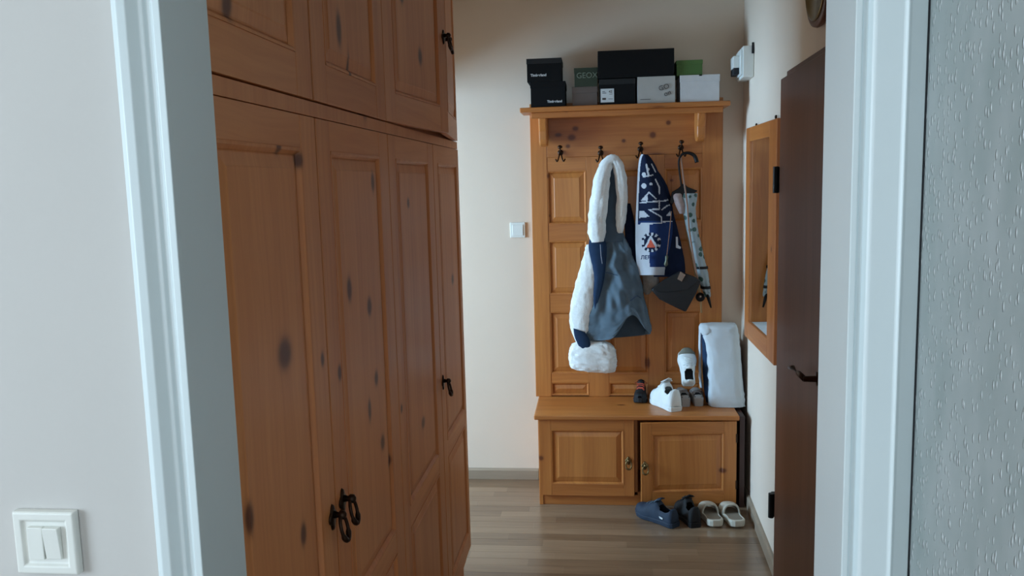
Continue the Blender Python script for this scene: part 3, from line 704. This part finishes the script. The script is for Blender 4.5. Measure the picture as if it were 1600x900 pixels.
# ------------------------------------------------------------------ umbrella
ub = thing('umbrella', 'folded pale umbrella with dark green dots and black crook handle on the rightmost hook', 'umbrella', W(1076, 300, 4.34))
hp = [W(1066, 310, 4.325), W(1064, 285, 4.325), W(1061, 262, 4.325), W(1061, 250, 4.322), W(1065, 242, 4.320), W(1072, 239, 4.318), W(1080, 240, 4.318), W(1086, 245, 4.318), W(1089, 254, 4.318)]
MB().tube([tuple(r_) for r_ in smooth_rows([tuple(p) for p in hp], 30)], [.005]*10+[.005+.006*i/19 for i in range(20)], 10).build('handle', mBlkP, ub, smooth=True)
MB().prism(pp([(1046,316),(1050,300),(1060,294),(1068,286),(1074,292),(1090,298),(1082,304),(1066,308),(1054,313),(1050,320)], 4.32), 'y', 4.306, 4.33).build('top_frill', mBlkP, ub, bevel=.003)
cz = [(302,1064,1090,4.322,.022,0),(312,1064,1089,4.322,.024,0),(330,1067,1087,4.324,.022,0),(360,1073,1091,4.328,.022,0),(400,1082,1100,4.33,.022,0),(430,1089,1107,4.332,.020,0),(455,1098,1110,4.334,.014,0),(464,1101,1110,4.335,.009,0)]
soft(cz, 36, 50, .13, 7, rough=.002, seed=1, twist=2.5).build('canopy', mDots, ub, smooth=True)
soft([(302,1050,1068,4.315,.010,0),(310,1052,1066,4.31,.014,0),(322,1056,1070,4.31,.012,0),(334,1062,1068,4.312,.006,0)], 20, 16, .2, 5, seed=3).build('canopy_fold', plain('pale_fold', srgb(170, 150, 146), .6, var=.2, scale=50), ub, smooth=True)
for (v, a, b) in ((418, 1085, 1106), (449, 1094, 1110)):
    soft([(v-2, a, b, 4.331, .024, 0), (v+2, a+.8, b+.8, 4.331, .024, 0)], 30, 4).build('band', mBlkP, ub, smooth=True)
MB().tube([W(1105,460,4.33), W(1108,470,4.325), W(1111,481,4.322)], [.009, .008, .004], 10).build('tip', mBlkP, ub, smooth=True)
# wooden shoe horn hanging behind
sh = thing('shoe_horn', 'thin pale wooden stick with a round black knob low on it, behind the umbrella', 'stick', W(1085, 400, 4.36))
MB().tube([W(1070,330,4.368), W(1076,370,4.366), W(1084,410,4.366), W(1091,445,4.366), W(1094.5,465,4.366), W(1096,489,4.366)], [.010,.011,.010,.008,.006,.005], 10, .4).build('shaft', plain('pale_wood', srgb(196, 158, 112), .5), sh, smooth=True)
MB().lathe(W(1094, 464, 4.36), (0, -1, 0), [(0, .024), (.008, .024), (.012, .015), (.014, .006)], 18).build('disc', mBlkP, sh, smooth=True)
MB().lathe(W(1094, 463, 4.345), (0, -1, 0), [(0, .007), (.004, .007), (.006, .002)], 12).build('rivet', mSilver, sh, smooth=True)

# ------------------------------------------------------------------ shoes
def interp(tab, t):
    for (a, va), (b, vb) in zip(tab, tab[1:]):
        if t <= b:
            q = (t-a)/(b-a); q = q*q*(3-2*q); return va+(vb-va)*q
    return tab[-1][1]
def shoe(name, lb, M, L, mUp, mSole, mLace, mLin, wide=1.0, high=1.0, group=None, laces=True, solet=.024, toe_mat=None):
    base = M @ Vector((L*.5, 0, 0))
    t = thing(name, lb, 'shoe', base, group)
    wt = [(0, .024), (.06, .033), (.3, .033), (.45, .037), (.68, .047), (.85, .042), (.95, .026), (1, .010)]
    ht = [(0, .068), (.08, .072), (.2, .058), (.32, .062), (.44, .082), (.6, .062), (.8, .042), (.93, .034), (1, .012)]
    mb = MB(); rings = []
    prof = [(-1, t_) for t_ in [1-i/26 for i in range(27)]] + [(1, i/26) for i in range(27)]
    def ring(z, k): return [Vector((L*(tt) + (0 if tt < .9 else .006)*0, sg*interp(wt, tt)*wide*k, z + .010*max(0, (tt-.75)/.25)**2)) for sg, tt in prof]
    mb.loft([ring(0.0, .96), ring(.004, 1.04), ring(solet*.8, 1.08), ring(solet, 1.02)])
    mb.xf(M).build('sole', mSole, t, smooth=False, bevel=.001)
    NT, NP = 30, 20; vs = []; fs = []
    for i in range(NT+1):
        tt = i/NT*.985; w_ = interp(wt, tt)*wide; h_ = interp(ht, tt)*high
        for j in range(NP+1):
            ph = math.pi*j/NP; c, s_ = math.cos(ph), math.sin(ph)
            x = L*tt - (0.006*s_ if i == 0 else 0)
            vs.append(Vector((x + .012*s_*(1 if tt < .05 else 0), w_*math.copysign(abs(c)**.75, c)*(1-.10*s_), solet*.85 + .010*max(0, (tt-.75)/.25)**2 + h_*abs(s_)**.7)))
    for i in range(NT):
        for j in range(NP):
            tt = (i+.5)/NT*.985; pj = abs((j+.5)/NP-.5)*2
            if .03 < tt < .36 and pj < .52*(1-((tt-.2)/.19)**4): continue
            fs.append((i*(NP+1)+j, (i+1)*(NP+1)+j, (i+1)*(NP+1)+j+1, i*(NP+1)+j+1))
    fs.append(list(range(NP+1)))
    mb = MB(); mb.v = vs; mb.f = fs; mb.mi = [0]*len(fs)
    mb.xf(M).build('upper', mUp, t, smooth=True, solid=.0035, sub=1)
    MB().loft([[Vector((L*tt, sg*interp(wt, tt)*wide*.86, z)) for sg, tt in [(q, min(.7, max(.03, r_))) for q, r_ in prof]] for z in (solet*.8, solet+.006)]).xf(M).build('insole', mLin, t)
    tp = [(L*.36, solet+.088*high), (L*.44, solet+.082*high), (L*.50, solet+.072*high)]
    tb = MB(); tb.loft([[Vector((x, yy, z - abs(yy)*.3 + dz)) for yy, dz in ((-.018, 0), (0, 0), (.018, 0), (.018, .005), (0, .007), (-.018, .005))] for x, z in [(L*.345, solet+.094*high), (L*.40, solet+.089*high), (L*.47, solet+.079*high)]])
    tb.xf(M).build('tongue', mUp, t, smooth=True)
    if laces:
        lm = MB()
        for k in range(4):
            tt = .44+.065*k; hh = interp(ht, tt)*high+solet*.85+.002; w_ = .020
            lm.tube([Vector((L*tt, -w_, hh-.010)), Vector((L*tt+.004, -w_*.5, hh-.001)), Vector((L*tt+.006, w_*.5, hh-.001)), Vector((L*tt+.012, w_, hh-.010))], .0026, 6)
        # a loose bow
        hh = interp(ht, .42)*high+solet+.004
        for sg in (-1, 1):
            lm.tube([Vector((L*.43, 0, hh)), Vector((L*.41, sg*.016, hh+.006)), Vector((L*.44, sg*.032, hh-.004)), Vector((L*.47, sg*.020, hh-.008)), Vector((L*.44, 0, hh-.001))], .0022, 6)
        lm.xf(M).build('laces', mLace, t, smooth=True)
    if toe_mat:
        MB().loft([[Vector((L*tt*1.003, interp(wt, tt)*wide*math.copysign(abs(math.cos(p))**.75, math.cos(p))*(1-.10*math.sin(p))*1.03, solet*.85+.010*max(0, (tt-.75)/.25)**2 + interp(ht, tt)*high*math.sin(p)**.7+.0015)) for p in [math.pi*k/14 for k in range(15)]] for tt in (.80, .86, .92, .96, .985)]).xf(M).build('toe_cap', toe_mat, t, smooth=True)
    return t
def place(heel, toe, z=0, pitch=0.0, roll=0.0):
    a = math.atan2(toe[1]-heel[1], toe[0]-heel[0])
    return Matrix.Translation((heel[0], heel[1], z)) @ Matrix.Rotation(a, 4, 'Z') @ Matrix.Rotation(-pitch, 4, 'Y') @ Matrix.Rotation(roll, 4, 'X')
shoe('sneaker', 'navy blue mesh sneaker lying on the floor, toe pointing left at the bench', place((.362, 3.80), (.205, 3.965)), .250, mNavyS, mNavyS, mDenim, mLining, 1.05, 1.0, 'dark sneakers on the floor')
mm = place((.362, 3.80), (.205, 3.965))
shoe('sneaker', 'black sneaker on the floor between the navy sneaker and the beige slides', place((.455, 3.80), (.400, 3.99)), .215, mBlkS, mBlkS, mBlkS, mLining, .95, 1.15, 'dark sneakers on the floor')
b_ = [o for o in bpy.data.objects if o.get('label', '').startswith('navy blue mesh')][0]
MB().prism([(.052, .034), (.068, .036), (.074, .044), (.060, .043), (.050, .041)], 'y', .0362, .0385).xf(mm).build('white_logo', mPrintW, b_)
zt = BT+.0
shoe('sneaker', 'white leather sneaker at the front of the bench top, toe pointing left', place((.392, 4.095), (.305, 4.30), zt), .235, mShoeW, mShoeW, mShoeW, mLining, 1.15, 1.35, 'light sneakers on the bench')
shoe('sneaker', 'grey suede sneaker on the bench, left of its pair, under the propped white one', place((.448, 4.185), (.440, 4.37), zt), .195, mShoeP, mShoeP, mShoeP, mLining, .72, .30, 'light sneakers on the bench', laces=False, solet=.045)
shoe('sneaker', 'grey suede sneaker on the bench beside the rolled pale blanket', place((.515, 4.195), (.518, 4.38), zt), .185, mShoeP, mShoeP, mShoeP, mLining, .72, .30, 'light sneakers on the bench', laces=False, solet=.045)
shoe('sneaker', 'white and grey sneaker propped toe up on other shoes beside the rolled blanket', place((.466, 4.235), (.462, 4.38), zt+.095, 1.08), .200, mShoeW, mShoeW, mShoeW, mLining, .98, .85, 'light sneakers on the bench', toe_mat=mShoeG)
shoe('sneaker', 'small dark sneaker behind the white one on the bench', place((.236, 4.385), (.218, 4.24), zt), .150, mBlkS, mBlkS, mRed, mLining, .75, .85, 'light sneakers on the bench' and None)
def slide(lb, heel, toe):
    M = place(heel, toe); L = .225
    t = thing('slide_sandal', lb, 'sandal', M @ Vector((L*.5, 0, 0)), 'beige slides on the floor')
    wt = [(0, .016), (.04, .030), (.12, .038), (.35, .036), (.6, .044), (.8, .047), (.93, .036), (1, .014)]
    prof = [(-1, 1-i/26) for i in range(27)] + [(1, i/26) for i in range(27)]
    def ring(z, k, dz=0): return [Vector((L*(.5+(tt-.5)*(k if k < 1 else 1)), sg*interp(wt, tt)*k, z + .010*(1-tt)**2)) for sg, tt in prof]
    MB().loft([ring(0, .95), ring(.006, 1.0), ring(.026, 1.03), ring(.033, .99), ring(.034, .90), ring(.029, .84)]).xf(M).build('sole', mSlide, t, smooth=False, bevel=.001)
    MB().loft([ring(.0295, .835), ring(.0305, .80)]).xf(M).build('footbed', mSlideD, t)
    rings = []
    NT, NP = 16, 16; vs = []; fs = []
    for i in range(NT+1):
        tt = .50+.40*i/NT; w_ = interp(wt, tt)*1.02; h_ = .062-.020*((i/NT)**1.5)
        for j in range(NP+1):
            ph = math.pi*j/NP; vs.append(Vector((L*tt - .015*math.sin(ph)*0, w_*math.copysign(abs(math.cos(ph))**.7, math.cos(ph)), .018 + h_*math.sin(ph)**.8)))
    for i in range(NT):
        for j in range(NP): fs.append((i*(NP+1)+j, (i+1)*(NP+1)+j, (i+1)*(NP+1)+j+1, i*(NP+1)+j+1))
    mb = MB(); mb.v = vs; mb.f = fs; mb.mi = [0]*len(fs); mb.xf(M).build('strap', mSlide, t, smooth=True, solid=.008)
slide('beige rubber slide on the floor next to the black sneaker', (.550, 3.79), (.522, 4.02))
slide('beige rubber slide on the floor closest to the right wall', (.652, 3.79), (.622, 4.02))

# ------------------------------------------------------------------ rolled pale blanket standing on the bench
bk = thing('folded_blanket', 'pale grey padded blanket folded upright on the bench against the right wall', 'blanket', (.64, 4.24, BT))
yb = 4.235
soft([(505,1104,1148,yb+.01,.030,0),(508,1098,1150,yb,.050,0),(520,1098,1153,yb,.062,0),(550,1104,1156,yb,.064,0),(590,1106,1159,yb,.066,0),(620,1106,1162,yb,.066,0),(636,1107,1163,yb,.066,0),(640,1110,1161,yb,.060,0)],
     48, 44, .025, 5, rough=.005, power=4.0, seed=9, cap=True, zmin=BT+.001).build('padding', mPad, bk, smooth=True)
soft([(512,1096,1112,yb+.035,.03,0),(540,1097,1116,yb+.03,.036,0),(580,1098,1116,yb+.03,.036,0),(622,1102,1116,yb+.03,.036,0),(632,1106,1116,yb+.03,.03,0)], 24, 20, .08, 4, rough=.003, seed=2, zmin=BT+.001).build('blue_lining', mDenimD, bk, smooth=True)
soft([(506,1094,1118,yb+.0,.034,0),(512,1092,1119,yb-.012,.044,0),(518,1094,1116,yb-.014,.044,0),(524,1098,1110,yb-.010,.034,0),(527,1102,1107,yb-.010,.02,0)], 30, 16, .06, 5, rough=.005, seed=5).build('folded_corner', mPad, bk, smooth=True)
soft([(510,1092,1097,yb+.06,.02,0),(540,1091.5,1096,yb+.06,.02,0),(585,1092,1096,yb+.06,.02,0),(605,1094,1098,yb+.06,.02,0)], 20, 16, .0, 4, rough=.002).build('outer_fold', mPad, bk, smooth=True)

# ------------------------------------------------------------------ right wall things
def RWp(y, off): return rw(y)-off
def wallbox(mb, y0, y1, o0, o1, z0, z1):
    """box hugging the slanted right wall between offsets o0 (near wall) and o1 (into the hall)"""
    mb.hexa([(rw(y0)-o1, y0, z0), (rw(y0)-o0, y0, z0), (rw(y1)-o0, y1, z0), (rw(y1)-o1, y1, z0), (rw(y0)-o1, y0, z1), (rw(y0)-o0, y0, z1), (rw(y1)-o0, y1, z1), (rw(y1)-o1, y1, z1)])
    return mb
my0, my1, mz0, mz1 = 3.39, 4.06, .88, 1.876
def mbox(mb, y0, y1, x0, x1, z0, z1): return mb.box(.716+x0, .716+x1, y0, y1, z0, z1)
t = thing('wall_mirror', 'tall mirror in a honey pine frame on the right wall', 'mirror', (rw(3.8)-.012, 3.78, mz0))
mbox(MB(), my0, my0+.145, 0, .0145, mz0, mz1).build('frame_stile', mM, t, bevel=.003)
mbox(MB(), my1-.085, my1, 0, .0145, mz0, mz1).build('frame_stile', mM, t, bevel=.003)
mRail = wood('mirror_rail', srgb(158, 82, 34), srgb(212, 136, 68), 'y')
mbox(MB(), my0+.145, my1-.085, .0003, .0145, mz1-.065, mz1).build('frame_rail', mRail, t, bevel=.002)
mbox(MB(), my0+.145, my1-.085, .0003, .0145, mz0, mz0+.085).build('frame_rail', mRail, t, bevel=.002)
mbox(MB(), my0+.135, my1-.078, .008, .012, mz0+.08, mz1-.06).build('glass', mGlass, t)
for yy in (my0+.06, my1-.12):
    MB().lathe((rw(yy)-.006, yy, mz1+.008), (-1, 0, 0), [(0, .008), (.006, .008), (.008, .003)], 10).build('hanger', mBronze, t)
# brown door
dr = struct(wallbox(wallbox(wallbox(MB(), 2.44, 3.235, 0, .010, 1.995, 2.035), 3.195, 3.235, 0, .010, 0, 1.995), 2.44, 2.48, 0, .010, 0, 1.995).build('door_1', mDoor, bevel=.002))
lab(dr, 'dark brown hall door in the right wall')
wallbox(MB(), 2.475, 3.222, .0102, .034, .008, 2.006).build('door_leaf', mDoor, dr, bevel=.003)
for zz in (.345, 1.635):
    wallbox(MB().lathe((rw(3.236)-.044, 3.236, zz-.05), (0, 0, 1), [(0, .011), (.10, .011)], 12), 3.2355, 3.262, .0004, .040, zz-.048, zz+.048).build('hinge', mBlkP, dr)
hx = rw(2.64)-.034
MB().lathe((hx, 2.545, 1.03), (-1, 0, 0), [(0, .022), (.006, .022), (.008, .010), (.045, .009)], 14).tube([(hx-.042, 2.545, 1.03), (hx-.046, 2.60, 1.034), (hx-.046, 2.68, 1.034), (hx-.044, 2.735, 1.022)], [.009, .009, .008, .006], 10).build('door_handle', mBronze, dr, smooth=True)
# dark round wall plaque
y_, z_ = 2.715, 2.245
t = thing('wall_clock', 'dark round wooden wall plate high on the right wall above the brown door', 'plate', (rw(y_)-.02, y_, z_))
MB().lathe((rw(y_)-.0005, y_, z_), (-1, 0, 0), [(0, .135), (.012, .142), (.022, .140), (.026, .128), (.020, .118), (.020, .002)], 40).build('plate', mDoor, t, smooth=True)
MB().lathe((rw(y_)-.018, y_, z_), (-1, 0, 0), [(0, .120), (.010, .122), (.012, .116), (.006, .112)], 40).build('rim', mBrass, t, smooth=True)
t.name = 'wall_plate'; BASE['wall_plate'] = BASE.get('wall_clock')
# electric box
t = thing('electric_box', 'small white electric box high in the corner on the right wall', 'electric box', (.74, 4.2, 2.13))
wallbox(MB(), 4.085, 4.30, .001, .052, 2.118, 2.262).build('housing', mPlastic, t, bevel=.004)
wallbox(MB(), 4.10, 4.285, .0525, .060, 2.130, 2.250).build('cover', mPlastic, t, bevel=.002)
wallbox(MB(), 4.15, 4.26, .0605, .088, 2.170, 2.226).build('breaker', mPlastic, t, bevel=.002)
wallbox(MB(), 4.15, 4.26, .0605, .086, 2.140, 2.1698).build('dark_breaker', mLining, t, bevel=.002)
wallbox(MB(), 4.078, 4.084, .002, .012, 2.225, 2.275).build('cable', mLining, t)

# ------------------------------------------------------------------ switches
t = thing('light_switch', 'single white light switch on the far wall left of the coat rack', 'light switch', (-.418, NY, 1.395))
MB().box(-.460, -.378, NY-.010, NY-.0003, 1.355, 1.437).build('frame', mPlastic, t, bevel=.003)
MB().box(-.448, -.390, NY-.0135, NY-.0101, 1.367, 1.425).build('rocker', mPlastic, t, bevel=.0015)
t = thing('light_switch', 'double white rocker light switch on the near left wall', 'light switch', (-.707, WY, 1.205))
fx0, fx1, fz0, fz1 = -.749, -.665, 1.165, 1.249
mb = MB()
def rr(i, y): return [(fx0+i, y, fz0+i), (fx1-i, y, fz0+i), (fx1-i, y, fz1-i), (fx0+i, y, fz1-i)]
mb.loft([rr(0, WY-.0003), rr(0, WY-.010), rr(.002, WY-.012), rr(.011, WY-.012), rr(.014, WY-.008), rr(.019, WY-.008)], cap=True)
mb.build('frame', mPlastic, t, bevel=.0015)
for (a, b, tl) in ((-.7285, -.7075, .002), (-.7065, -.6855, -.002)):
    MB().hexa([(a, WY-.0125-max(tl, 0), 1.186), (b, WY-.0125-max(tl, 0), 1.186), (b, WY-.0082, 1.186), (a, WY-.0082, 1.186),
               (a, WY-.0145+min(tl, 0), 1.229), (b, WY-.0145+min(tl, 0), 1.229), (b, WY-.0082, 1.229), (a, WY-.0082, 1.229)]).build('rocker', mPlastic, t, bevel=.001)
